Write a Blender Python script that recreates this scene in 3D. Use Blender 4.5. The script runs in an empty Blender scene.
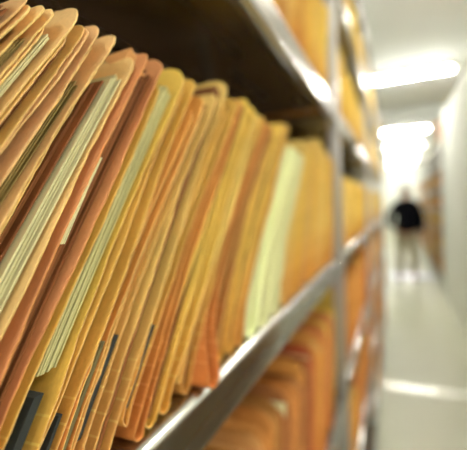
import bpy, math, random
from mathutils import Vector, Matrix

S = bpy.context.scene
COL = S.collection
PI = math.pi

# ------------------------------------------------------------------ helpers
def link(o, parent=None):
    COL.objects.link(o)
    if parent is not None:
        o.parent = parent
    return o

def tag(o, label=None, cat=None, group=None, kind=None):
    if label: o['label'] = label
    if cat: o['category'] = cat
    if group: o['group'] = group
    if kind: o['kind'] = kind
    return o

def empty(name, loc=(0, 0, 0), rz=0.0):
    o = bpy.data.objects.new(name, None)
    o.empty_display_size = .05
    o.location = loc
    o.rotation_euler = (0, 0, rz)
    return link(o)

class MB:
    """collects polygons, material slots and a metric UV per corner"""
    def __init__(s):
        s.v = []; s.f = []; s.m = []; s.uv = []; s.sm = []
    def quad(s, idx, mat=0, uv=None, smooth=True):
        s.f.append(tuple(idx)); s.m.append(mat); s.sm.append(smooth)
        s.uv.append(uv if uv else [(0.0, .5)] * len(idx))
    def box(s, x0, x1, y0, y1, z0, z1, mat=0, bev=0.0):
        b = len(s.v)
        if bev <= 0:
            s.v += [(x, y, z) for z in (z0, z1) for y in (y0, y1) for x in (x0, x1)]
            for q in ((0, 2, 3, 1), (4, 5, 7, 6), (0, 1, 5, 4), (2, 6, 7, 3), (0, 4, 6, 2), (1, 3, 7, 5)):
                s.quad([b + i for i in q], mat, None, False)
            return
        import bmesh
        bm = bmesh.new()
        r = bmesh.ops.create_cube(bm, size=1)
        bmesh.ops.scale(bm, vec=(x1 - x0, y1 - y0, z1 - z0), verts=bm.verts)
        bmesh.ops.translate(bm, vec=((x0 + x1) / 2, (y0 + y1) / 2, (z0 + z1) / 2), verts=bm.verts)
        bmesh.ops.bevel(bm, geom=list(bm.edges), offset=bev, segments=2, affect='EDGES', profile=.5)
        bm.verts.index_update()
        s.v += [tuple(v.co) for v in bm.verts]
        for f in bm.faces:
            s.quad([b + v.index for v in f.verts], mat, None, False)
        bm.free()
    def dome(s, c, axis, r, h, n=12, mat=0):
        """round bolt head on a point, bulging along axis"""
        ax = Vector(axis).normalized()
        a = ax.orthogonal().normalized(); bb = ax.cross(a)
        b = len(s.v); rings = 4
        for k in range(rings):
            t = k / rings * PI / 2
            for i in range(n):
                p = Vector(c) + (a * math.cos(2 * PI * i / n) + bb * math.sin(2 * PI * i / n)) * r * math.cos(t) + ax * h * math.sin(t)
                s.v.append(tuple(p))
        s.v.append(tuple(Vector(c) + ax * h))
        for k in range(rings - 1):
            for i in range(n):
                j = (i + 1) % n
                s.quad([b + k * n + i, b + k * n + j, b + (k + 1) * n + j, b + (k + 1) * n + i], mat)
        for i in range(n):
            s.quad([b + (rings - 1) * n + i, b + (rings - 1) * n + (i + 1) % n, b + rings * n], mat)
    def build(s, name, mats, parent=None, loc=None):
        me = bpy.data.meshes.new(name)
        me.from_pydata(s.v, [], s.f)
        for m in (mats if isinstance(mats, (list, tuple)) else [mats]):
            me.materials.append(m)
        me.polygons.foreach_set('material_index', s.m)
        me.polygons.foreach_set('use_smooth', s.sm)
        l = me.uv_layers.new(name='UVMap')
        flat = []
        for q in s.uv:
            for a in q: flat += [a[0], a[1]]
        l.data.foreach_set('uv', flat)
        me.update()
        o = bpy.data.objects.new(name, me)
        if loc: o.location = loc
        return link(o, parent)

def sheet_extrude(mb, path, y0, y1, th, mat=0):
    """bent sheet metal: an XZ path swept along Y, with thickness"""
    n = len(path); b = len(mb.v)
    nor = []
    for i in range(n):
        p = Vector(path[max(0, i - 1)]); q = Vector(path[min(n - 1, i + 1)])
        d = (q - p).normalized(); nor.append(Vector((-d.y, d.x)))
    for (y, sg) in ((y0, 1), (y1, 1), (y0, -1), (y1, -1)):
        for i in range(n):
            p = Vector(path[i]) + nor[i] * sg * th / 2
            mb.v.append((p.x, y, p.y))
    for i in range(n - 1):
        mb.quad([b + i, b + n + i, b + n + i + 1, b + i + 1], mat)
        mb.quad([b + 2 * n + i + 1, b + 3 * n + i + 1, b + 3 * n + i, b + 2 * n + i], mat)
        mb.quad([b + i, b + i + 1, b + 2 * n + i + 1, b + 2 * n + i], mat, None, False)
        mb.quad([b + n + i + 1, b + n + i, b + 3 * n + i, b + 3 * n + i + 1], mat, None, False)
    for i in (0, n - 1):
        mb.quad([b + i, b + 2 * n + i, b + 3 * n + i, b + n + i], mat, None, False)

# ------------------------------------------------------------------ materials
def lin(c):
    return tuple((x / 255 / 12.92 if x / 255 <= .04045 else ((x / 255 + .055) / 1.055) ** 2.4) for x in c) + (1.0,)

def nodes(name):
    m = bpy.data.materials.new(name); m.use_nodes = True
    nt = m.node_tree
    return m, nt, nt.nodes['Principled BSDF']

def N(nt, kind, **kw):
    n = nt.nodes.new(kind)
    for k, v in kw.items(): setattr(n, k, v)
    return n

def mathn(nt, op, a, b=None):
    n = N(nt, 'ShaderNodeMath', operation=op)
    for i, x in enumerate((a, b)):
        if x is None: continue
        if isinstance(x, (int, float)): n.inputs[i].default_value = x
        else: nt.links.new(x, n.inputs[i])
    return n.outputs[0]

def mixc(nt, fac, a, b, blend='MIX'):
    n = N(nt, 'ShaderNodeMix', data_type='RGBA', blend_type=blend)
    if isinstance(fac, (int, float)): n.inputs['Factor'].default_value = fac
    else: nt.links.new(fac, n.inputs['Factor'])
    for key, x in (('A', a), ('B', b)):
        sock = [i for i in n.inputs if i.name == key and i.type == 'RGBA'][0]
        if isinstance(x, tuple): sock.default_value = x
        else: nt.links.new(x, sock)
    return [o for o in n.outputs if o.type == 'RGBA'][0]

def card(name, c, dark=.8, score=.28, rough=.78):
    """worn folder card: mottled, fibrous, with pressed score lines near the bottom fold"""
    m, nt, p = nodes(name)
    tc = N(nt, 'ShaderNodeTexCoord')
    base = lin(c); dk = tuple(x * dark for x in base[:3]) + (1,)
    n1 = N(nt, 'ShaderNodeTexNoise'); n1.inputs['Scale'].default_value = 45; n1.inputs['Detail'].default_value = 6
    nt.links.new(tc.outputs['Object'], n1.inputs['Vector'])
    mp = N(nt, 'ShaderNodeMapping'); mp.inputs['Scale'].default_value = (600, 600, 40)
    nt.links.new(tc.outputs['Object'], mp.inputs['Vector'])
    n2 = N(nt, 'ShaderNodeTexNoise'); n2.inputs['Scale'].default_value = 1; n2.inputs['Detail'].default_value = 3
    nt.links.new(mp.outputs[0], n2.inputs['Vector'])
    f = mathn(nt, 'ADD', mathn(nt, 'MULTIPLY', n1.outputs[0], .7), mathn(nt, 'MULTIPLY', n2.outputs[0], .45))
    rp = N(nt, 'ShaderNodeMapRange'); rp.inputs[1].default_value = .38; rp.inputs[2].default_value = .75
    nt.links.new(f, rp.inputs[0])
    col = mixc(nt, rp.outputs[0], dk, base)
    oi = N(nt, 'ShaderNodeObjectInfo')
    hs = N(nt, 'ShaderNodeHueSaturation')
    nt.links.new(col, hs.inputs['Color'])
    r = oi.outputs['Random']
    nt.links.new(mathn(nt, 'ADD', mathn(nt, 'MULTIPLY', r, .028), .486), hs.inputs['Hue'])
    nt.links.new(mathn(nt, 'ADD', mathn(nt, 'MULTIPLY', r, .22), .88), hs.inputs['Value'])
    col = hs.outputs[0]
    if score > 0:
        uv = N(nt, 'ShaderNodeUVMap'); uv.uv_map = 'UVMap'
        sx = N(nt, 'ShaderNodeSeparateXYZ'); nt.links.new(uv.outputs[0], sx.inputs[0])
        s = mathn(nt, 'ABSOLUTE', sx.outputs[1])
        fr = mathn(nt, 'FRACT', mathn(nt, 'DIVIDE', mathn(nt, 'ADD', s, mathn(nt, 'MULTIPLY', n1.outputs[0], .0012)), .0085))
        line = mathn(nt, 'LESS_THAN', fr, .1)
        msk = mathn(nt, 'MULTIPLY', line, mathn(nt, 'LESS_THAN', s, .044))
        msk = mathn(nt, 'MULTIPLY', msk, mathn(nt, 'GREATER_THAN', s, .009))
        msk = mathn(nt, 'MULTIPLY', msk, score)
        pale = tuple(min(1, x * 1.35 + .06) for x in base[:3]) + (1,)
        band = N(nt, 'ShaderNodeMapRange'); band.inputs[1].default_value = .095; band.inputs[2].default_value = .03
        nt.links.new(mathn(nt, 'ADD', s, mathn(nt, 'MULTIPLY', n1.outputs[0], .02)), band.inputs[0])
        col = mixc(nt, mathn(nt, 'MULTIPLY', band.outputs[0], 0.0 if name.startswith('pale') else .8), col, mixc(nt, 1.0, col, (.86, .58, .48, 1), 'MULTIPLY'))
        col = mixc(nt, msk, col, pale)
    nt.links.new(col, p.inputs['Base Color'])
    p.inputs['Roughness'].default_value = rough
    p.inputs['Specular IOR Level'].default_value = .3
    bp = N(nt, 'ShaderNodeBump'); bp.inputs['Strength'].default_value = .25; bp.inputs['Distance'].default_value = .001
    nt.links.new(f, bp.inputs['Height']); nt.links.new(bp.outputs[0], p.inputs['Normal'])
    return m

def paper(name, c, dark=.55):
    """stacked sheet edges: fine lines running up the stack"""
    m, nt, p = nodes(name)
    uv = N(nt, 'ShaderNodeUVMap'); uv.uv_map = 'UVMap'
    sx = N(nt, 'ShaderNodeSeparateXYZ'); nt.links.new(uv.outputs[0], sx.inputs[0])
    cb = N(nt, 'ShaderNodeCombineXYZ')
    nt.links.new(mathn(nt, 'MULTIPLY', sx.outputs[0], 900), cb.inputs[0])
    nt.links.new(mathn(nt, 'MULTIPLY', sx.outputs[1], 14), cb.inputs[1])
    n = N(nt, 'ShaderNodeTexNoise'); n.inputs['Scale'].default_value = 1; n.inputs['Detail'].default_value = 3
    nt.links.new(cb.outputs[0], n.inputs['Vector'])
    rp = N(nt, 'ShaderNodeMapRange'); rp.inputs[1].default_value = .36; rp.inputs[2].default_value = .62
    nt.links.new(n.outputs[0], rp.inputs[0])
    b = lin(c)
    col = mixc(nt, rp.outputs[0], tuple(x * dark for x in b[:3]) + (1,), b)
    nt.links.new(col, p.inputs['Base Color'])
    p.inputs['Roughness'].default_value = .8; p.inputs['Specular IOR Level'].default_value = .2
    return m

def plain(name, c, rough=.6, metal=0.0, spec=.4, nscale=0, namp=.1):
    m, nt, p = nodes(name)
    p.inputs['Base Color'].default_value = lin(c)
    if nscale:
        tc = N(nt, 'ShaderNodeTexCoord')
        n = N(nt, 'ShaderNodeTexNoise'); n.inputs['Scale'].default_value = nscale; n.inputs['Detail'].default_value = 5
        nt.links.new(tc.outputs['Object'], n.inputs['Vector'])
        b = lin(c)
        nt.links.new(mixc(nt, n.outputs[0], tuple(x * (1 - namp) for x in b[:3]) + (1,), tuple(min(1, x * (1 + namp)) for x in b[:3]) + (1,)), p.inputs['Base Color'])
    p.inputs['Roughness'].default_value = rough; p.inputs['Metallic'].default_value = metal
    p.inputs['Specular IOR Level'].default_value = spec
    return m

def glow(name, c, strength):
    m, nt, p = nodes(name)
    p.inputs['Base Color'].default_value = lin(c)
    p.inputs['Emission Color'].default_value = lin(c)
    p.inputs['Emission Strength'].default_value = strength
    return m

M = dict(
    tan=card('tan_card', (240, 206, 114)), peach=card('peach_card', (240, 196, 134)),
    yellow=card('yellow_card', (240, 202, 92)), orange=card('orange_card', (222, 152, 76)),
    red=card('red_orange_card', (200, 112, 58)), salmon=card('salmon_card', (218, 152, 96), .85),
    brown=card('brown_card', (188, 126, 68)), amber=card('amber_card', (238, 195, 92)),
    mint=card('pale_green_card', (240, 242, 186), .92, .1),
    edge=card('cut_card_edge', (236, 192, 118), .68, 0),
    edge_o=card('cut_orange_edge', (226, 160, 88), .66, 0),
    edge_g=card('cut_green_edge', (240, 240, 190), .9, 0),
    p_white=paper('white_sheets', (228, 222, 172), .62), p_green=paper('greenish_sheets', (210, 204, 146), .66),
    p_olive=paper('olive_sheets', (160, 138, 80), .5), p_shade=paper('brown_gap_shade', (150, 94, 52), .5), p_tan=paper('tan_inner_sheets', (208, 152, 80), .5), p_cream=paper('cream_sheets', (226, 204, 140), .6),  # brown sheets carry the shade of the folder gaps in their colour
    slate=plain('slate_binding', (50, 54, 52), .6, 0, .3, 120, .2), olive_strip=plain('olive_binding', (112, 104, 68), .6, 0, .3, 120, .2),
)

def steel(name, c, rough):
    m, nt, p = nodes(name)
    tc = N(nt, 'ShaderNodeTexCoord')
    mp = N(nt, 'ShaderNodeMapping'); mp.inputs['Scale'].default_value = (60, 3, 60)
    nt.links.new(tc.outputs['Object'], mp.inputs['Vector'])
    n = N(nt, 'ShaderNodeTexNoise'); n.inputs['Scale'].default_value = 1; n.inputs['Detail'].default_value = 4
    nt.links.new(mp.outputs[0], n.inputs['Vector'])
    b = lin(c)
    nt.links.new(mixc(nt, n.outputs[0], tuple(x * .95 for x in b[:3]) + (1,), b), p.inputs['Base Color'])
    rr = N(nt, 'ShaderNodeMapRange'); rr.inputs[3].default_value = rough * .92; rr.inputs[4].default_value = rough * 1.08
    nt.links.new(n.outputs[0], rr.inputs[0]); nt.links.new(rr.outputs[0], p.inputs['Roughness'])
    p.inputs['Metallic'].default_value = 1
    return m

STEEL = steel('galvanised_steel', (196, 194, 186), .27)
POSTM = steel('grey_blue_steel', (206, 204, 198), .4)
BACK = plain('dark_back_panel', (112, 86, 62), .7)
CHROME = plain('chrome', (240, 240, 240), .12, 1)

# ------------------------------------------------------------------ file folders
UCOLS = [0, .0012, .0035, .007, .012, .02, .035, .07, .15, .28]
UCOLS_LO = [0, .003, .012, .04, .28]

def curves(sp):
    """far-panel and near-panel position (y relative to far bottom) at height h above the shelf"""
    H = sp['H']; z0 = sp['z0']
    def far(h):
        w = max(0.0, min(1.25, (h - z0) / (H - z0)))
        return (sp['t'] - sp['b']) * w ** sp['p']
    def gap(h):
        w = max(0.0, min(1.2, (h - z0) / (H - z0)))
        g = sp['gb'] + (sp['gt'] - sp['gb']) * w ** .8
        pv = sp.get('prev')                      # never reach into the neighbour on the left
        if pv and h < pv[2] + .004:
            g = max(.0016, min(g, sp['b'] + far(h) - pv[1] - pv[0](h) - .0016))
        return g
    return far, gap

def cover_mesh(mb, sp, rng, ucols, nseg):
    far, gap = curves(sp)
    H, z0, gb = sp['H'], sp['z0'], sp['gb']
    Hn = sp.get('Hn', H - .006)
    th = sp.get('th', .00055)
    r = min(gb / 2, .0055)
    # path from the near panel's top, down around the bottom fold and up the far panel
    path = []
    for i in range(nseg + 1):
        h = Hn + (z0 + r - Hn) * (i / nseg) ** 1.55; path.append((far(h) - gap(h), h, -(h - z0), 0))
    cy = far(z0 + r) - gap(z0 + r) / 2; rr = gap(z0 + r) / 2
    for k in range(1, 6):
        a = PI * k / 6; path.append((cy - rr * math.cos(a), z0 + r - r * math.sin(a), 0, 1))
    for i in range(nseg + 1):
        h = H - (H - z0 - r) * (1 - i / nseg) ** 1.55; path.append((far(h), h, h - z0, 2))
    n = len(path); nu = len(ucols)
    ph = [rng.uniform(0, 6.28) for _ in range(8)]
    amp = sp.get('wave', .0006) * .55
    xf0 = sp.get('xf', -.006)
    rag = sp.get('rag', .00026)
    dn = sp.get('dn', 0.0)         # how far the near panel stands back from the far one
    rc = sp.get('rc', .013)
    rcf = sp.get('rcf', rc)
    walk = 0.0
    xs = []; wv = []
    for j, (y, z, s, side) in enumerate(path):
        walk = walk * .6 + rng.gauss(0, rag)
        x = xf0 + walk + .0012 * math.sin(s * 37 + ph[0]) - (dn if side == 0 else 0)
        top, rad = (Hn, rc) if side == 0 else (H, rcf)
        d = top - z
        x += sp.get('foot', 0) * math.exp(-(abs(s) / .03) ** 2)
        if side != 1 and d < rad:
            x -= rad - math.sqrt(max(0, rad * rad - (rad - d) ** 2))
        xs.append(x)
        k = 1 if side == 0 else 4
        fade = 0 if side == 1 else min(1, abs(s) / .03)
        wv.append(fade * amp * (math.sin(s * 55 + ph[k]) * .6 + math.sin(s * 140 + ph[k + 1]) * .3 + math.sin(s * 23 + ph[k + 2])))
    nor = []
    for j in range(n):
        a = path[max(0, j - 1)]; c = path[min(n - 1, j + 1)]
        d = Vector((c[0] - a[0], c[1] - a[1])).normalized(); nor.append((-d.y, d.x))
    b = len(mb.v)
    tj = [rng.uniform(-.0006, .0006) for _ in range(nu)]
    for sg in (1, -1):
        for j, (y, z, s, side) in enumerate(path):
            for k, u in enumerate(ucols):
                f = math.exp(-u / .018)
                yy = y + wv[j] * f + nor[j][0] * sg * th / 2
                zz = z + nor[j][1] * sg * th / 2 + (tj[k] if j in (0, n - 1) else 0)
                zz += -.004 * (u / .28) if side == 2 and j > n - 3 else 0
                mb.v.append((xs[j] * f + xf0 * (1 - f) - u if u > .02 else xs[j] - u, yy, max(zz, .0006)))
    def I(sg, j, k): return b + (0 if sg > 0 else n * nu) + j * nu + k
    def U(j, k): return (ucols[k], path[j][2] if path[j][3] != 1 else 0.0)
    for j in range(n - 1):
        for k in range(nu - 1):
            uv = [U(j, k), U(j, k + 1), U(j + 1, k + 1), U(j + 1, k)]
            mb.quad([I(1, j, k), I(1, j, k + 1), I(1, j + 1, k + 1), I(1, j + 1, k)], 0, uv)
            mb.quad([I(-1, j, k), I(-1, j + 1, k), I(-1, j + 1, k + 1), I(-1, j, k + 1)], 0, [uv[0], uv[3], uv[2], uv[1]])
        mb.quad([I(1, j, 0), I(1, j + 1, 0), I(-1, j + 1, 0), I(-1, j, 0)], 1, None, False)
        q = nu - 1
        mb.quad([I(1, j, q), I(-1, j, q), I(-1, j + 1, q), I(1, j + 1, q)], 1, None, False)
    for j in (0, n - 1):
        for k in range(nu - 1):
            mb.quad([I(1, j, k), I(-1, j, k), I(-1, j, k + 1), I(1, j, k + 1)], 1, None, False)

def slab(mb, sp, f, t, h0, h1, x0, x1, seg=12, mat=0, uo=0.0, tilt=0.0):
    """a thin sheet or strip that follows the folder's bend; f is its place between the panels"""
    far, gap = curves(sp)
    b = len(mb.v)
    for i in range(seg + 1):
        h = h0 + (h1 - h0) * i / seg
        y = far(h) - gap(h) * (1 - f)
        for (x, sg) in ((x0, -1), (x0, 1), (x1, 1), (x1, -1)):
            mb.v.append((x + tilt * (i / seg), y + sg * t / 2, h))
    for i in range(seg):
        h = h0 + (h1 - h0) * i / seg; h2 = h0 + (h1 - h0) * (i + 1) / seg
        for q in range(4):
            q2 = (q + 1) % 4; a = b + i * 4
            u1 = uo + (0 if q in (0, 3) else t); u2 = uo + (0 if q2 in (0, 3) else t)
            mb.quad([a + q, a + q2, a + 4 + q2, a + 4 + q], mat, [(u1, h), (u2, h), (u2, h2), (u1, h2)], False)
    mb.quad([b, b + 3, b + 2, b + 1], mat, [(uo, h0)] * 4, False)
    a = b + seg * 4
    mb.quad([a, a + 1, a + 2, a + 3], mat, [(uo + .001, h1)] * 4, False)

def sheets(mb, sp, rng, n, f0, f1, recess, topdrop, fill=.8, h0=None, mat=0, seg=12):
    gmid = (sp['gb'] + sp['gt']) / 2
    t = gmid * (f1 - f0) / n * fill
    for i in range(n):
        f = f0 + (f1 - f0) * (i + .5) / n
        slab(mb, sp, f, t, (h0 if h0 else sp['z0'] + max(.003, sp['gb'] * .5)) , sp['H'] - topdrop - rng.uniform(0, .006),
             sp.get('xf', -.006) - recess - rng.uniform(0, .0025), -.27, seg, mat, rng.random(), rng.uniform(-.002, .0005))

def full(sp):
    d = dict(p=1.06, z0=.0012, gb=.008, gt=.010, xf=-.006, c='tan', e='edge'); d.update(sp); return d

def file_folder(sp, zs, label, group, rng, hi=True):
    sp = full(sp)
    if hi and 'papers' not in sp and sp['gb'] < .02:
        sp['papers'] = [P(rng.choice(['p_shade', 'p_shade', 'p_tan']), rng.choice((2, 3, 4)), .2, .9, rng.uniform(.0015, .007), rng.uniform(.008, .02), fill=.5)]  # inner sheets draw fine lines and colour the open gap as shaded
    root = empty('file_folder', (sp.get('x', 0), sp['b'], zs + .0008))
    tag(root, label, 'folder', group)
    mb = MB(); cover_mesh(mb, sp, rng, UCOLS if hi else UCOLS_LO, 62 if hi else 10)
    mb.build('cover', [M[sp['c']], M[sp['e']]], root)
    for st in sp.get('papers', []):
        mb = MB(); sheets(mb, sp, rng, st.get('n', 8), st.get('f0', .15), st.get('f1', .85), st.get('rec', .006), st.get('drop', .015), st.get('fill', .8), st.get('h0'), 0, 14 if hi else 8)
        mb.build('paper_stack', M[st['m']], root)
    for st in sp.get('strips', []):
        mb = MB(); slab(mb, sp, st['f'], st['t'], st['h0'], st['h1'], sp['xf'] - st.get('rec', .0008), sp['xf'] - .03, 12)
        o = mb.build('binding_strip', M[st['m']], root)
        tag(o, st['label'])
    if 'ear' in sp:
        # the corner of the near panel folded over into a small flap
        far, gap = curves(sp); h = sp['Hn']; mb = MB(); y = far(h - .008) - gap(h - .008)
        xf = sp['xf'] - sp.get('dn', 0)
        pts = [(xf - .012, y + .0045, h + .004), (xf - .001, y + .001, h - .016), (xf - .034, y + .002, h + .0015), (xf - .016, y - .004, h - .010)]
        b = len(mb.v)
        for o_ in (0, .0007):
            mb.v += [(p[0], p[1] - o_, p[2]) for p in pts]
        for t in ((0, 1, 3), (0, 3, 2)):
            mb.quad([b + i for i in t], 0, None, False); mb.quad([b + 4 + i for i in reversed(t)], 0, None, False)
        for a, c in ((0, 1), (1, 3), (3, 2), (2, 0)):
            mb.quad([b + a, b + c, b + 4 + c, b + 4 + a], 0, None, False)
        mb.build('folded_corner', M['salmon'], root)
    return root

Z = [.23, .60, .965, 1.306, 1.673, 2.040, 2.400]     # shelf surfaces
rng = random.Random(7)

def P(m, n=8, f0=.15, f1=.85, rec=.006, drop=.016, **k):
    return dict(m=m, n=n, f0=f0, f1=f1, rec=rec, drop=drop, **k)

SL = 'dark slate binding strip'
G = 'file folders on the shelf at eye level'
mid = [
 # nearest folders: tops in the upper left corner
 (dict(b=-.062, t=.090, H=.205, c='tan', gb=.007, gt=.008), 'tan file folder cut off by the left picture edge, its top just above the frame'),
 (dict(b=-.051, t=.1095, H=.209, c='peach', gb=.0088, gt=.012, rcf=.016, Hn=.206), 'peach folder in the top left corner with an empty shadowed opening'),
 (dict(b=-.041, t=.1155, H=.208, c='peach', gb=.0085, gt=.0045, Hn=.204), 'thin peach folder second from the top left corner with small pointed flap'),
 (dict(b=-.031, t=.121, H=.209, c='peach', gb=.0085, gt=.0045, Hn=.180, dn=.006, papers=[P('p_olive', 8, .1, .9, .003, .022)]), 'peach folder holding dull olive papers, left of the folder with tall rounded tip'),
 (dict(b=-.021, t=.1345, H=.215, c='peach', gb=.0088, gt=.0115, Hn=.196, rcf=.022, papers=[P('p_white', 8, .12, .8, .003, .024)]), 'peach-tan folder with a tall rounded tip behind pale papers near top left'),
 (dict(b=-.011, t=.137, H=.209, c='tan', gb=.0085, gt=.0055, Hn=.200), 'narrow tan folder with a brown gap, right of the tall rounded tip'),
 (dict(b=-.001, t=.147, H=.213, c='peach', gb=.0085, gt=.008, Hn=.207, wave=.001), 'peach folder with a flat bent top beside the pale crumpled flap'),
 (dict(b=.009, t=.1575, H=.212, c='peach', gb=.0085, gt=.009, Hn=.205, dn=.002, wave=.0016, rag=.0004, papers=[P('p_olive', 8, .1, .8, .004, .03)]), 'folder with a pale crumpled corner flap and dark olive sheets inside'),
 (dict(b=.037, t=.172, H=.206, c='peach', gb=.0225, gt=.0145, Hn=.2, dn=.008, papers=[P('p_shade', 4, .1, .42, .006, .02), P('p_white', 10, .45, .88, .002, .016)]), 'peach-tan folder thick with whitish papers, just left of the salmon folder'),  # brown sheets paint the shaded opening left of the papers
 (dict(b=.054, t=.202, H=.215, c='salmon', gb=.006, gt=.019, Hn=.209, rc=.008, rcf=.016, wave=.0006, ear=1, e='edge_o', xf=-.004,
       papers=[P('p_shade', 6, .22, .97, .004, .014, fill=.75), P('p_white', 3, .03, .17, -.001, .07, h0=.112)]), 'salmon folder with a dog-eared top corner and one pale slip showing'),  # brown sheets stand for the shade inside this folder
 (dict(b=.076, t=.2255, H=.216, c='yellow', gb=.015, gt=.019, Hn=.195, rcf=.022, papers=[P('p_green', 9, .2, .82, .002, .022, h0=.06)],
       strips=[dict(f=.46, t=.0045, h0=.012, h1=.053, m='slate', label=SL)]), 'yellow-tan folder with greenish papers above a broad dark binding strip'),
 (dict(b=.0905, t=.2405, H=.214, c='amber', gb=.008, gt=.0085, Hn=.205, strips=[dict(f=.5, t=.002, h0=.01, h1=.04, m='slate', label=SL)]), 'amber folder with pale score lines, right of the broad dark strip'),
 (dict(b=.102, t=.2505, H=.205, c='orange', gb=.008, gt=.008, Hn=.19, z0=.008, strips=[dict(f=.55, t=.0025, h0=.016, h1=.062, m='olive_strip', label='thin olive binding strip')]), 'orange folder with a thin olive strip, its top lower than its neighbours'),
 (dict(b=.115, t=.2725, H=.212, c='tan', gb=.009, gt=.011, Hn=.2, z0=.016, wave=.0013, strips=[dict(f=.5, t=.0036, h0=.024, h1=.062, m='slate', label=SL)]), 'tan folder with a raised curled bottom fold and narrow dark strip'),
 (dict(b=.132, t=.299, H=.229, c='tan', gb=.012, gt=.018, Hn=.210, rcf=.02), 'tall tan folder with broad rounded top, bottom resting deep on the shelf'),
 (dict(b=.145, t=.3165, H=.219, c='yellow', gb=.009, gt=.012, Hn=.21, z0=.014, wave=.0013, strips=[dict(f=.5, t=.004, h0=.022, h1=.058, m='slate', label=SL)]), 'yellow folder with a dark strip ending at a torn curled fold'),
 (dict(b=.157, t=.331, H=.222, c='orange', gb=.009, gt=.010, Hn=.21, e='edge_o'), 'orange folder with rounded bottom fold, right of the torn curled fold'),
 (dict(b=.169, t=.345, H=.226, c='amber', gb=.009, gt=.012, Hn=.222), 'amber folder with a squared top, beneath the dark shelf gap'),
 (dict(b=.184, t=.362, H=.223, c='yellow', gb=.012, gt=.013, Hn=.22, papers=[P('p_cream', 5, .2, .8, .008, .02)]), 'wide yellow folder with cream sheets, its rounded bottom near the bright shelf rim'),
 (dict(b=.197, t=.379, H=.221, c='tan', gb=.009, gt=.012, Hn=.215, z0=.012), 'pale tan folder with raised bottom left of the overhanging orange folder'),
 (dict(b=.210, t=.392, H=.219, c='amber', gb=.009, gt=.01, Hn=.215, p=1.25), 'amber folder immediately left of the overhanging orange folder'),
 (dict(b=.226, t=.405, H=.216, c='orange', gb=.009, gt=.008, Hn=.12, xf=-.006, foot=.013, p=1.3, e='edge_o', z0=.0012), 'orange folder whose bottom corner overhangs the bright shelf rim'),
 (dict(b=.244, t=.424, H=.215, c='brown', gb=.012, gt=.014, p=1.25, xf=-.008), 'brown folder immediately right of the overhanging orange folder'),
 (dict(b=.262, t=.450, H=.222, c='amber', gb=.013, gt=.018, p=1.25, xf=-.008), 'amber folder, third to the left of the pale green folders'),
 (dict(b=.280, t=.474, H=.226, c='amber', gb=.013, gt=.018, p=1.25, xf=-.008), 'amber folder, second to the left of the pale green folders'),
 (dict(b=.300, t=.504, H=.233, c='amber', gb=.015, gt=.02, p=1.2, rcf=.02, xf=-.007), 'amber folder with raised top touching the left side of pale green folders'),
 (dict(b=.334, t=.526, H=.205, c='mint', gb=.028, gt=.018, e='edge_g', p=1.3, papers=[P('p_white', 5, .2, .85, .006, .014)]), 'pale green folder, leftmost of the three on the shelf'),
 (dict(b=.372, t=.551, H=.203, c='mint', gb=.032, gt=.022, e='edge_g', p=1.3, xf=-.004, papers=[P('p_white', 6, .2, .85, .006, .014)]), 'pale green folder, middle one of the three on the shelf'),
 (dict(b=.412, t=.580, H=.201, c='mint', gb=.032, gt=.024, e='edge_g', p=1.25, papers=[P('p_white', 6, .2, .85, .006, .014)]), 'pale green folder, rightmost of the three on the shelf'),
 (dict(b=.456, t=.608, H=.222, c='tan', gb=.032, gt=.026, rcf=.03), 'tan folder touching the right side of the pale green folders'),
 (dict(b=.505, t=.640, H=.219, c='yellow', gb=.036, gt=.03, rcf=.025, papers=[P('p_cream', 6, .2, .8, .01, .02)]), 'yellow folder, second to the right of the pale green folders'),
 (dict(b=.555, t=.676, H=.225, c='tan', gb=.038, gt=.032, rcf=.03), 'tan folder, sixth to the left of the steel upright at eye level'),
 (dict(b=.606, t=.714, H=.231, c='amber', gb=.038, gt=.034, rcf=.03, papers=[P('p_cream', 6, .2, .8, .01, .03)]), 'amber folder, fifth to the left of the steel upright at eye level'),
 (dict(b=.660, t=.756, H=.246, c='tan', gb=.04, gt=.036, rcf=.035), 'tall tan folder, fourth to the left of the steel upright at eye level'),
 (dict(b=.714, t=.800, H=.238, c='tan', gb=.04, gt=.036, rcf=.03), 'tan folder, third to the left of the steel upright at eye level'),
 (dict(b=.770, t=.838, H=.232, c='yellow', gb=.042, gt=.034, rcf=.03, papers=[P('p_cream', 6, .2, .8, .01, .03)]), 'yellow folder, second to the left of the steel upright at eye level'),
 (dict(b=.826, t=.876, H=.228, c='tan', gb=.042, gt=.032, rcf=.03), 'tan folder directly left of the steel upright at eye level'),
]
# a few more behind the left picture edge hold the row up
for i in range(11, 26):
    sp, pv = mid[i][0], mid[i - 1][0]
    sp['gb'] = (sp['b'] - pv['b']) * rng.uniform(.72, .93)
    sp['gt'] = (sp['t'] - pv['t']) * rng.uniform(.72, .9)
PREV = None
for sp, lab in mid:
    k = (.125 - sp.get('xf', -.006)) / .125          # the row stands a little behind the shelf lip
    sp['b'] *= k; sp['t'] *= k; dh = (sp['H'] - .124) * (k - 1) + .35 * sp.get('rcf', .013); sp['H'] += dh; sp['t'] += .3 * sp.get('rcf', .013)
    if 'Hn' in sp: sp['Hn'] += dh
    sp['prev'] = PREV
    file_folder(sp, Z[3], lab, G, rng)
    PREV = (curves(full(sp))[0], sp['b'], sp['H'])

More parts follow.
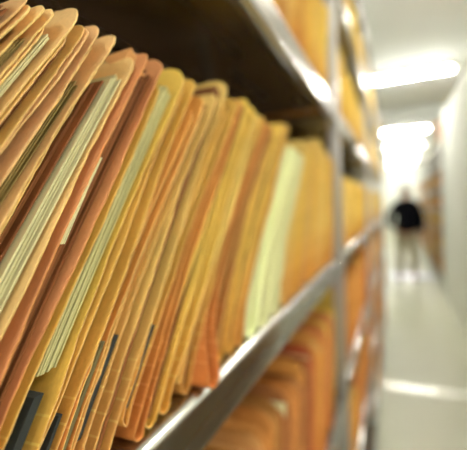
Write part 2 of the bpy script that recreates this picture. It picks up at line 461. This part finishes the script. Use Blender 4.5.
ORD = ['zeroth', 'first', 'second', 'third', 'fourth', 'fifth', 'sixth', 'seventh', 'eighth', 'ninth', 'tenth', 'eleventh', 'twelfth', 'thirteenth',
       'fourteenth', 'fifteenth', 'sixteenth', 'seventeenth', 'eighteenth', 'nineteenth', 'twentieth', 'twenty-first', 'twenty-second', 'twenty-third', 'twenty-fourth',
       'twenty-fifth', 'twenty-sixth', 'twenty-seventh']
CN = dict(tan='tan', peach='peach', yellow='yellow', orange='orange', red='red-orange', salmon='salmon', brown='brown', amber='amber')

def row(level, y0, y1, pitch, palette, lean, group, where, seed, papers=.4):
    r = random.Random(seed)
    ys = []; y = y0
    while y < y1 - lean:
        w = pitch * r.uniform(.75, 1.3); ys.append((y + w, w)); y += w + .003
    n = len(ys); prev = None
    for i, (b, w) in enumerate(ys):
        c = r.choice(palette)
        k = (b - y0) / max(.01, y1 - y0)
        ln = lean * (1.25 - .5 * k) * r.uniform(.93, 1.07)
        H = r.uniform(.208, .232)
        sp = dict(b=b, t=b + ln, H=H, Hn=H - r.uniform(.002, .014), gb=w * .86, gt=w * .84, c=c, p=1.15, rcf=r.uniform(.018, .034), rc=r.uniform(.012, .03),
                  xf=-.008 + r.uniform(-.006, .004), e='edge_o' if c in ('orange', 'red', 'brown') else 'edge', wave=.0014)
        if r.random() < papers:
            sp['papers'] = [P(r.choice(['p_cream', 'p_white', 'p_cream']), 6, .2, .8, .006, .016)]
        sp['prev'] = prev
        q = n - i
        lab = '%s file folder on the shelf %s, %s' % (CN[c], where, ('nearest to the steel upright' if q == 1 else ORD[q] + ' from the steel upright'))
        file_folder(sp, Z[level], lab, group, r, False)
        prev = (curves(full(sp))[0], sp['b'], sp['H'])

row(4, .30, .915, .024, ['tan', 'yellow', 'amber', 'yellow', 'amber', 'tan'], .10, 'file folders on the shelf above eye level', 'above the dark gap', 21)
row(2, .16, .915, .026, ['orange', 'red', 'orange', 'brown', 'orange', 'salmon', 'brown', 'amber'], .07, 'file folders on the shelf below the dark metal lip', 'below the dark metal lip', 33)

# folders of the farther bays: too small for parts
def simple_folder(name, sp, r, mats):
    mb = MB(); sp = full(sp)
    cover_mesh(mb, sp, r, [0, .01, .28], 5)
    k0 = len(mb.f)
    sheets(mb, sp, r, 3, .2, .8, .008, .02, .9, None, 2, 3)
    return mb, mats

PROTO = []
pr = random.Random(5)
for i, (c, e, pm) in enumerate([('tan', 'edge', 'p_cream'), ('yellow', 'edge', 'p_white'), ('amber', 'edge', 'p_cream'), ('orange', 'edge_o', 'p_cream'), ('orange', 'edge_o', 'p_white'), ('red', 'edge_o', 'p_cream')]):
    w = .040 + .003 * (i % 3)
    mb, mats = simple_folder('file_folder', dict(b=0, t=.045, H=.222 + .004 * (i % 3), gb=w * .85, gt=w * .85, c=c, rcf=.025, rc=.02, xf=-.008), pr, [M[c], M[e], M[pm]])
    PROTO.append((mb, mats, w))
MESH = [None] * len(PROTO)
def far_folder(i, loc, rz, label, group):
    mb, mats, w = PROTO[i]
    if MESH[i] is None:
        o = mb.build('file_folder', mats); MESH[i] = o.data
    else:
        o = link(bpy.data.objects.new('file_folder', MESH[i]))
    o.location = loc; o.rotation_euler = (0, 0, rz)
    tag(o, label, 'folder', group)
    return o

LEVN = {0: 'lowest shelf', 1: 'knee-high shelf', 2: 'waist-high shelf', 3: 'eye-level shelf', 4: 'upper shelf', 5: 'topmost shelf'}
BAYN = {1: 'just behind the first steel upright', 2: 'behind the second steel upright'}
POST = [-.25, .96, 2.16, 3.36, 4.56]
fr = random.Random(11)
for bay, levels in ((1, (1, 2, 3, 4, 5)), (2, (0, 1, 2, 3, 4, 5))):
    pit = .064 if bay == 1 else .105
    for lv in levels:
        y = POST[bay] + .05 + .05
        while y < POST[bay + 1] - .08:
            warm = lv <= 2
            i = fr.choice([3, 4, 5, 3, 2]) if warm else fr.choice([0, 1, 2, 1, 0])
            o = far_folder(i, (fr.uniform(-.008, .002), y, Z[lv] + .0008), 0,
                           'blurred %s file folder on the %s %s' % ({0: 'tan', 1: 'yellow', 2: 'amber', 3: 'orange', 4: 'orange', 5: 'red-orange'}[i], LEVN[lv], BAYN[bay]),
                           'far file folders, %s, %s' % (LEVN[lv], BAYN[bay]))
            if bay == 2: o.scale = (1, 1.7, 1)
            y += pit * (fr.uniform(.9, 1.15))
# the last bay, one countless mass of folders far down the row
mbs = MB()
for lv in range(6):
    y = POST[3] + .12
    while y < POST[4] - .12:
        src = PROTO[fr.choice([0, 1, 2]) if lv > 2 else 3][0]
        b = len(mbs.v)
        mbs.v += [(p[0] - .004, p[1] * 1.8 + y, p[2] + Z[lv] + .0008) for p in src.v]
        for f, m, uv, sm in zip(src.f, src.m, src.uv, src.sm):
            mbs.quad([b + k for k in f], (m if lv > 2 else {0: 3, 1: 1, 2: 2}[m]), uv, sm)
        y += .105
for y0, y1, nl in ((.14, 1.38, 3), (1.42, 2.66, 3), (2.70, 3.95, 3), (10.60, 11.80, 5), (11.85, 13.05, 5)):  # rows before the pale wall are unseen, added for orange bounce and reflection
    for lv in range(nl):
        y = y0 + .06
        while y < y1 - .13:
            src = PROTO[fr.choice([2, 3, 1])][0]
            b = len(mbs.v)
            mbs.v += [(.81 + .004 - p[0], -p[1] * 1.8 + y + .07, p[2] + Z[lv] + .0008) for p in src.v]
            for f, m, uv, sm in zip(src.f, src.m, src.uv, src.sm):
                mbs.quad([b + k for k in reversed(f)], {0: 3, 1: 1, 2: 2}[m], uv[::-1], sm)
            y += .1
o = mbs.build('file_folders', [M['amber'], M['edge'], M['p_cream'], M['orange']])
tag(o, 'blurred folder rows in the farthest bays, with added unseen rows at near right', 'folders', None, 'stuff')

# ------------------------------------------------------------------ shelving
DEPTH = .335
def shelf_path(z):
    pts = [(-DEPTH, z - .0006), (-.2, z - .0006), (-.012, z - .0006)]
    R = .006
    for k in range(6):
        a = PI / 2 * (1 - k / 5); pts.append((-R + R * math.cos(a), z - .0006 - R + R * math.sin(a)))
    pts.append((0, z - .020))
    for k in range(5):
        a = -PI / 2 * k / 4; pts.append((-.003 + .003 * math.cos(a), z - .037 + .003 * math.sin(a)))
    pts.append((-.013, z - .040))
    return pts

def post(name, parent, y, x0, sx, zt, bolts=()):
    """steel angle upright: one flange faces the aisle, the other runs into the rack"""
    mb = MB()
    mb.box(min(x0, x0 - sx * .0022), max(x0, x0 - sx * .0022), y, y + .034, 0, zt, 0, .0006)
    mb.box(min(x0 - sx * .0018, x0 - sx * .026), max(x0 - sx * .0018, x0 - sx * .026), y, y + .0022, 0, zt, 0, .0006)
    p = mb.build(name, POSTM, parent)
    for z in bolts:
        m2 = MB(); m2.dome((x0, y + .017, z), (sx, 0, 0), .0075, .0045)
        m2.build('bolt', CHROME, p)
        m2 = MB(); m2.dome((x0 - sx * .018, y, z), (0, -1, 0), .006, .004)
        m2.build('bolt', CHROME, p)
    return p

def shelving_unit(y0, y1, label, group, first=False, bolts=True, Z=Z):
    """y0..y1 between upright lines, built round an empty at floor level"""
    root = empty('shelving_unit', (0, y0, 0))
    tag(root, label, 'shelving', group)
    L = y1 - y0
    for z in Z:
        mb = MB(); sheet_extrude(mb, shelf_path(z), .037, L - .001, .0012)
        mb.build('shelf', STEEL, root)
    mb = MB(); mb.box(-DEPTH - .003, -DEPTH - .0012, .01, L, .05, Z[-1], 0); mb.build('back_panel', BACK, root)
    bz = [z - .02 for z in Z] if bolts else []
    post('upright', root, L, .0028, 1, Z[-1] + .03, bz)
    post('upright', root, L, -DEPTH - .006, -1, Z[-1] + .03)
    if first:
        post('upright', root, 0, .0028, 1, Z[-1] + .03, bz)
        post('upright', root, 0, -DEPTH - .006, -1, Z[-1] + .03)
    return root
GS = 'bays of the long left shelving row'
shelving_unit(POST[0], POST[1], 'nearest steel shelving bay with sharp file folders and a bright metal lip', GS, True)
shelving_unit(POST[1], POST[2], 'steel shelving bay directly behind the first blurred upright', GS)
shelving_unit(POST[2], POST[3], 'third steel shelving bay along the left side of the aisle', GS)
shelving_unit(POST[3], POST[4], 'last steel shelving bay at the far end of the left row', GS)

# right-hand shelving, across the aisle, beyond and before the pale wall
XR = .81
def copy_tree(o, parent=None):
    c = o.copy(); link(c, parent)
    for ch in list(o.children): copy_tree(ch, c)
    return c
def unit_right(ylo, yhi, label, group, Z=Z):
    u = shelving_unit(0, yhi - ylo, label, group, True, False, Z)
    u.location = (XR, yhi, 0); u.rotation_euler = (0, 0, PI)
    return u
GR = 'shelving across the aisle'
unit_right(2.70, 3.95, 'steel shelving bay at the right picture edge before the pale wall', GR)
unit_right(1.42, 2.66, 'added half-height shelving bay opposite the sharp folders, outside the right picture edge', GR, Z[:4])  # added bay, unseen, kept low so lamp light reaches the left row
unit_right(.14, 1.38, 'added half-height shelving bay beside the viewer, outside the right picture edge', GR, Z[:4])  # another added low bay, unseen, for light and reflections
RB = [6.85, 8.10, 9.35, 10.60, 11.85, 13.10]
RN = ['first', 'second', 'third', 'fourth', 'fifth']
for k in range(5):
    unit_right(RB[k], RB[k + 1] - .04, 'blurred shelving bay on the right beyond the pale wall, %s from the wall' % RN[k], GR)
    for lv in (0, 1, 2, 3, 4) if k < 3 else ():
        y = RB[k] + .20
        for q in range(4):
            i = fr.choice([2, 3, 1, 4])
            o = far_folder(i, (XR - .014, y, Z[lv] + .0008), PI, 'blurred orange file folder on the %s of the %s bay past the pale wall' % (LEVN[lv], RN[k]), 'right-hand file folders, %s, %s bay' % (LEVN[lv], RN[k]))
            o.scale = (1, 3.6, 1)
            y += .25 + fr.uniform(-.01, .02)

def storage_box(loc, s, mat, label):
    root = empty('storage_box', loc); tag(root, label, 'box', 'orange boxes on top of the right shelving')
    x, y, z = s
    mb = MB(); mb.box(-x / 2, x / 2, -y / 2, y / 2, 0, z - .05, 0, .006); mb.build('box_body', mat, root)
    mb = MB(); mb.box(-x / 2 - .006, x / 2 + .006, -y / 2 - .006, y / 2 + .006, z - .05, z, 0, .006); mb.build('lid', mat, root)
OB = plain('orange_box_card', (214, 128, 56), .8, 0, .2, 20, .15)
storage_box((XR + .17, 3.72, Z[-1] + .001), (.33, .40, .30), OB, 'orange storage box on the right shelving top, cut by the picture edge')
storage_box((XR + .17, 7.2, Z[-1] + .001), (.33, .42, .32), OB, 'orange storage box on the right shelving beyond the pale wall')

# ------------------------------------------------------------------ room
def struct(name, mb, mat):
    o = mb.build(name, mat); o['kind'] = 'structure'; return o
def floor_mat():
    m, nt, p = nodes('linoleum')
    tc = N(nt, 'ShaderNodeTexCoord')
    n = N(nt, 'ShaderNodeTexNoise'); n.inputs['Scale'].default_value = 3.5; n.inputs['Detail'].default_value = 8
    nt.links.new(tc.outputs['Object'], n.inputs['Vector'])
    nt.links.new(mixc(nt, n.outputs[0], lin((172, 172, 147)), lin((192, 193, 170))), p.inputs['Base Color'])
    p.inputs['Roughness'].default_value = .38; p.inputs['Specular IOR Level'].default_value = .35
    return m
WALL = plain('pale_plaster', (232, 233, 226), .7, 0, .3, 6, .04)
CEIL = plain('ceiling_paint', (240, 243, 240), .8, 0, .2, 4, .04)
YE = 21.0; ZC = 3.3
mb = MB(); mb.box(-1.6, 3.0, -3, YE, -.1, 0); struct('floor', mb, floor_mat())
mb = MB(); mb.box(-1.6, 3.0, -3, YE, ZC, ZC + .1); struct('ceiling', mb, CEIL)
mb = MB(); mb.box(-1.7, -1.6, -3, YE, 0, ZC); struct('wall_left', mb, WALL)
mb = MB(); mb.box(XR, XR + .14, 4.10, 6.75, 0, 2.72); struct('wall_right', mb, WALL)
mb = MB(); mb.box(3.0, 3.1, -3, YE, 0, ZC); struct('wall_side', mb, WALL)
mb = MB(); mb.box(-1.7, 3.1, YE, YE + .1, 0, ZC); struct('wall_far', mb, WALL)
# beams crossing the ceiling between the lamps
BEAM = plain('beam_paint', (224, 228, 224), .8, 0, .2)
for i, y in enumerate((8.6,)):
    mb = MB(); mb.box(-1.6, 3.0, y, y + .3, ZC - .16, ZC); struct('trim_%d' % (i + 1), mb, BEAM)
# floor rails for the sliding racks
RAIL = plain('worn_rail_steel', (236, 236, 228), .26, 1)
PLATE = plain('pale_blue_plate', (214, 218, 236), .3, 1)
def rail(y, w, label, RAIL=RAIL):
    root = empty('floor_rail', (.405, y, 0)); tag(root, label, 'rail', 'steel rails across the floor')
    mb = MB(); mb.box(-.42, .42, -w / 2, w / 2, 0, .006, 0, .002); mb.build('rail_plate', RAIL, root)
    for s in (-1, 1):
        mb = MB(); mb.box(-.42, .42, s * w * .3 - .006, s * w * .3 + .006, .006, .012, 0, .002); mb.build('rail_ridge', RAIL, root)
rail(3.14, .11, 'bright steel floor rail crossing the aisle nearest the viewer')
rail(8.1, .36, "pale steel floor plate crossing the aisle at the person's feet", PLATE)

# ------------------------------------------------------------------ lamps
LAMP = glow('lamp_diffuser', (255, 252, 244), 56)
HOUS = plain('lamp_housing', (232, 232, 224), .5, 0, .3)
def lamp(x, y, label, drop=.0):
    root = empty('ceiling_lamp', (x, y, ZC)); tag(root, label, 'lamp', 'fluorescent ceiling lamps above the aisle')
    mb = MB(); mb.box(-.53, .53, -.075, .075, -.06, 0, 0, .008); mb.build('lamp_housing', HOUS, root)
    mb = MB(); mb.box(-.51, .51, -.024, .024, -.086, -.06, 0, .008); mb.build('diffuser', LAMP, root)
    for s in (-1, 1):
        mb = MB(); mb.box(min(s * .51, s * .53), max(s * .51, s * .53), -.065, .065, -.09, -.05, 0, .004); mb.build('end_cap', HOUS, root)
lamp(.41, -2.2, 'added fluorescent ceiling lamp behind the viewer, outside the picture')  # unseen lamp added to light the near folders
lamp(.41, 2.7, 'added unseen fluorescent ceiling lamp above the top picture edge')  # also unseen, put in for light from down the aisle
for y, t in ((.5, 'first'), (2.6, 'second')):
    lamp(1.95, y, 'added unseen ceiling lamp beyond the right shelving, %s from the near end' % t)  # extra lamps out of view, added to brighten the folder row
lamp(.38, 6.05, 'large glowing ceiling lamp at upper right, nearest one in view')
lamp(.40, 10.6, 'glowing ceiling lamp, second nearest one in view')
lamp(.42, 13.4, 'glowing ceiling lamp, third nearest one in view')
lamp(.42, 16.9, 'glowing ceiling lamp, second farthest, above the dark-jacketed person')
lamp(.42, 19.6, 'farthest glowing ceiling lamp, close to the far wall')

# ------------------------------------------------------------------ the person in the aisle
SKIN = plain('skin', (190, 140, 112), .5, 0, .3)
JACK = plain('black_cloth', (15, 15, 18), 1, 0, 0, 60, .3)
TROU = plain('khaki_cloth', (150, 140, 112), .85, 0, .2, 60, .2)
HAIR = plain('brown_hair', (74, 48, 34), .6, 0, .3, 90, .3)
SHOE = plain('dark_leather', (60, 52, 48), .5)

def skin(name, verts, edges, radii, mat, parent, root=0, sub=2):
    me = bpy.data.meshes.new(name); me.from_pydata(verts, edges, [])
    me.materials.append(mat)
    o = link(bpy.data.objects.new(name, me), parent)
    md = o.modifiers.new('Skin', 'SKIN'); md.use_smooth_shade = True
    for i, v in enumerate(me.skin_vertices[0].data):
        r = radii[i]
        v.radius = (r, r) if isinstance(r, (int, float)) else r
        v.use_root = (i == root)
    s = o.modifiers.new('Subdivision', 'SUBSURF'); s.levels = sub; s.render_levels = sub
    return o

def figure():
    # back to the viewer, walking pose at rest; x to the right, y away from the viewer
    root = empty('person', (.305, 7.5, .001))
    tag(root, 'person in a black jacket and khaki trousers standing far down the aisle', 'person')
    V = []; E = []; R = []
    def add(p, r, to=None):
        V.append(p); R.append(r)
        if to is not None: E.append((to, len(V) - 1))
        return len(V) - 1
    pel = add((0, 0, .93), .125)
    waist = add((0, 0, 1.08), .120, pel); chest = add((0, .005, 1.28), .135, waist)
    nb = add((0, -.005, 1.42), .075, chest); neck = add((0, .01, 1.49), .052, nb)
    jaw = add((0, .03, 1.56), .066, neck); skull = add((0, .02, 1.65), .086, jaw); crown = add((0, .015, 1.70), .06, skull)
    add((0, .125, 1.595), .012, add((0, .1, 1.615), .016, jaw))
    for s in (-1, 1): add((s * .085, .015, 1.60), .014, add((s * .07, .02, 1.61), .02, jaw))
    ends = {}
    for s in (-1, 1):
        sh = add((s * .165, 0, 1.385), .062, chest)
        if s < 0:
            el = add((-.285, -.03, 1.15), .045, sh); wr = add((-.215, .09, .97), .030, el); hd = add((-.175, .13, .93), .034, wr)
        else:
            el = add((.235, -.02, 1.12), .045, sh); wr = add((.235, .07, .88), .030, el); hd = add((.23, .09, .80), .034, wr)
        d = (Vector(V[hd]) - Vector(V[wr])).normalized()
        side = Vector((0, 1, 0)) if abs(d.y) < .7 else Vector((0, 0, 1))
        side = (side - d * side.dot(d)).normalized(); inn = Vector((-s, 0, 0))
        for k, ln in enumerate((.062, .075, .07, .055)):
            b0 = Vector(V[hd]) + side * (.026 - .0175 * k) + d * .02
            a = add(tuple(b0), .010, hd); b_ = add(tuple(b0 + d * ln * .5 + inn * .006), .0088, a); add(tuple(b0 + d * ln * .92 + inn * .022), .0075, b_)
        t0 = Vector(V[wr]) + side * .03 + d * .02
        a = add(tuple(t0), .012, wr); add(tuple(t0 + d * .045 + side * .012 + inn * .012), .009, a)
        hip = add((s * .09, 0, .87), .092, pel); kn = add((s * .105, .015 * s, .48), .058, hip); an = add((s * .115, -.02 + .03 * s, .09), .038, kn)
        add((s * .13, .13 + .03 * s, .035), .030, add((s * .12, .03 + .03 * s, .045), .036, an))
    skin('body', V, E, R, SKIN, root)
    # jacket
    V2 = [(0, 0, .84), (0, 0, 1.04), (0, .005, 1.28), (0, 0, 1.44), (0, .01, 1.51)]
    R2 = [(.215, .155), (.19, .15), (.215, .165), (.175, .12), (.10, .09)]
    E2 = [(0, 1), (1, 2), (2, 3), (3, 4)]
    for s, el, wr in ((-1, (-.295, -.03, 1.14), (-.225, .08, .985)), (1, (.24, -.02, 1.11), (.24, .065, .895))):
        b = len(V2); V2 += [(s * .18, 0, 1.395), el, wr]; R2 += [.092, .074, .060]; E2 += [(2, b), (b, b + 1), (b + 1, b + 2)]
    skin('jacket', V2, E2, R2, JACK, root)
    V3 = [(0, 0, .95)]; R3 = [(.16, .13)]; E3 = []
    for s in (-1, 1):
        b = len(V3); V3 += [(s * .09, 0, .85), (s * .105, .015 * s, .48), (s * .115, -.02 + .03 * s, .12)]; R3 += [.108, .078, .062]; E3 += [(0, b), (b, b + 1), (b + 1, b + 2)]
    skin('trousers', V3, E3, R3, TROU, root)
    for s in (-1, 1):
        skin('shoe', [(s * .115, -.05 + .03 * s, .055), (s * .12, .05 + .03 * s, .05), (s * .132, .15 + .03 * s, .04)], [(0, 1), (1, 2)], [(.045, .05), (.045, .045), (.04, .035)], SHOE, root)
    skin('hair', [(0, -.03, 1.56), (0, -.01, 1.65), (0, .02, 1.715)], [(0, 1), (1, 2)], [(.08, .06), (.094, .085), (.07, .05)], HAIR, root)
figure()

# ------------------------------------------------------------------ world, camera, view
w = bpy.data.worlds.new('World'); S.world = w; w.use_nodes = True
bg = w.node_tree.nodes['Background']
bg.inputs[0].default_value = (1.0, .95, .84, 1); bg.inputs[1].default_value = .28

cam = bpy.data.cameras.new('Camera'); co = bpy.data.objects.new('Camera', cam); COL.objects.link(co)
cam.sensor_fit = 'HORIZONTAL'; cam.sensor_width = 36; cam.lens = 36 * 380 / 467
cam.clip_start = .01
r_ = Vector((.91953379, .39058659, -.04358574)); u_ = Vector((.02471773, .05320684, .99827755)); f_ = Vector((-.39223289, .91902728, -.03927108))
mw = Matrix((( r_.x, u_.x, -f_.x, .125), (r_.y, u_.y, -f_.y, 0), (r_.z, u_.z, -f_.z, 1.43), (0, 0, 0, 1)))
q = mw.to_quaternion(); co.location = (.125, 0, 1.43); co.rotation_mode = 'QUATERNION'; co.rotation_quaternion = q
cam.dof.use_dof = True; cam.dof.focus_distance = .163
cam.dof.aperture_fstop = (cam.lens / 1000) / .0061
S.camera = co
S.view_settings.view_transform = 'Standard'; S.view_settings.look = 'None'
S.view_settings.gamma = 1; S.view_settings.use_curve_mapping = False
S.view_settings.exposure = 1.88
S.cycles.use_denoising = True
S.cycles.max_bounces = 10; S.cycles.diffuse_bounces = 6
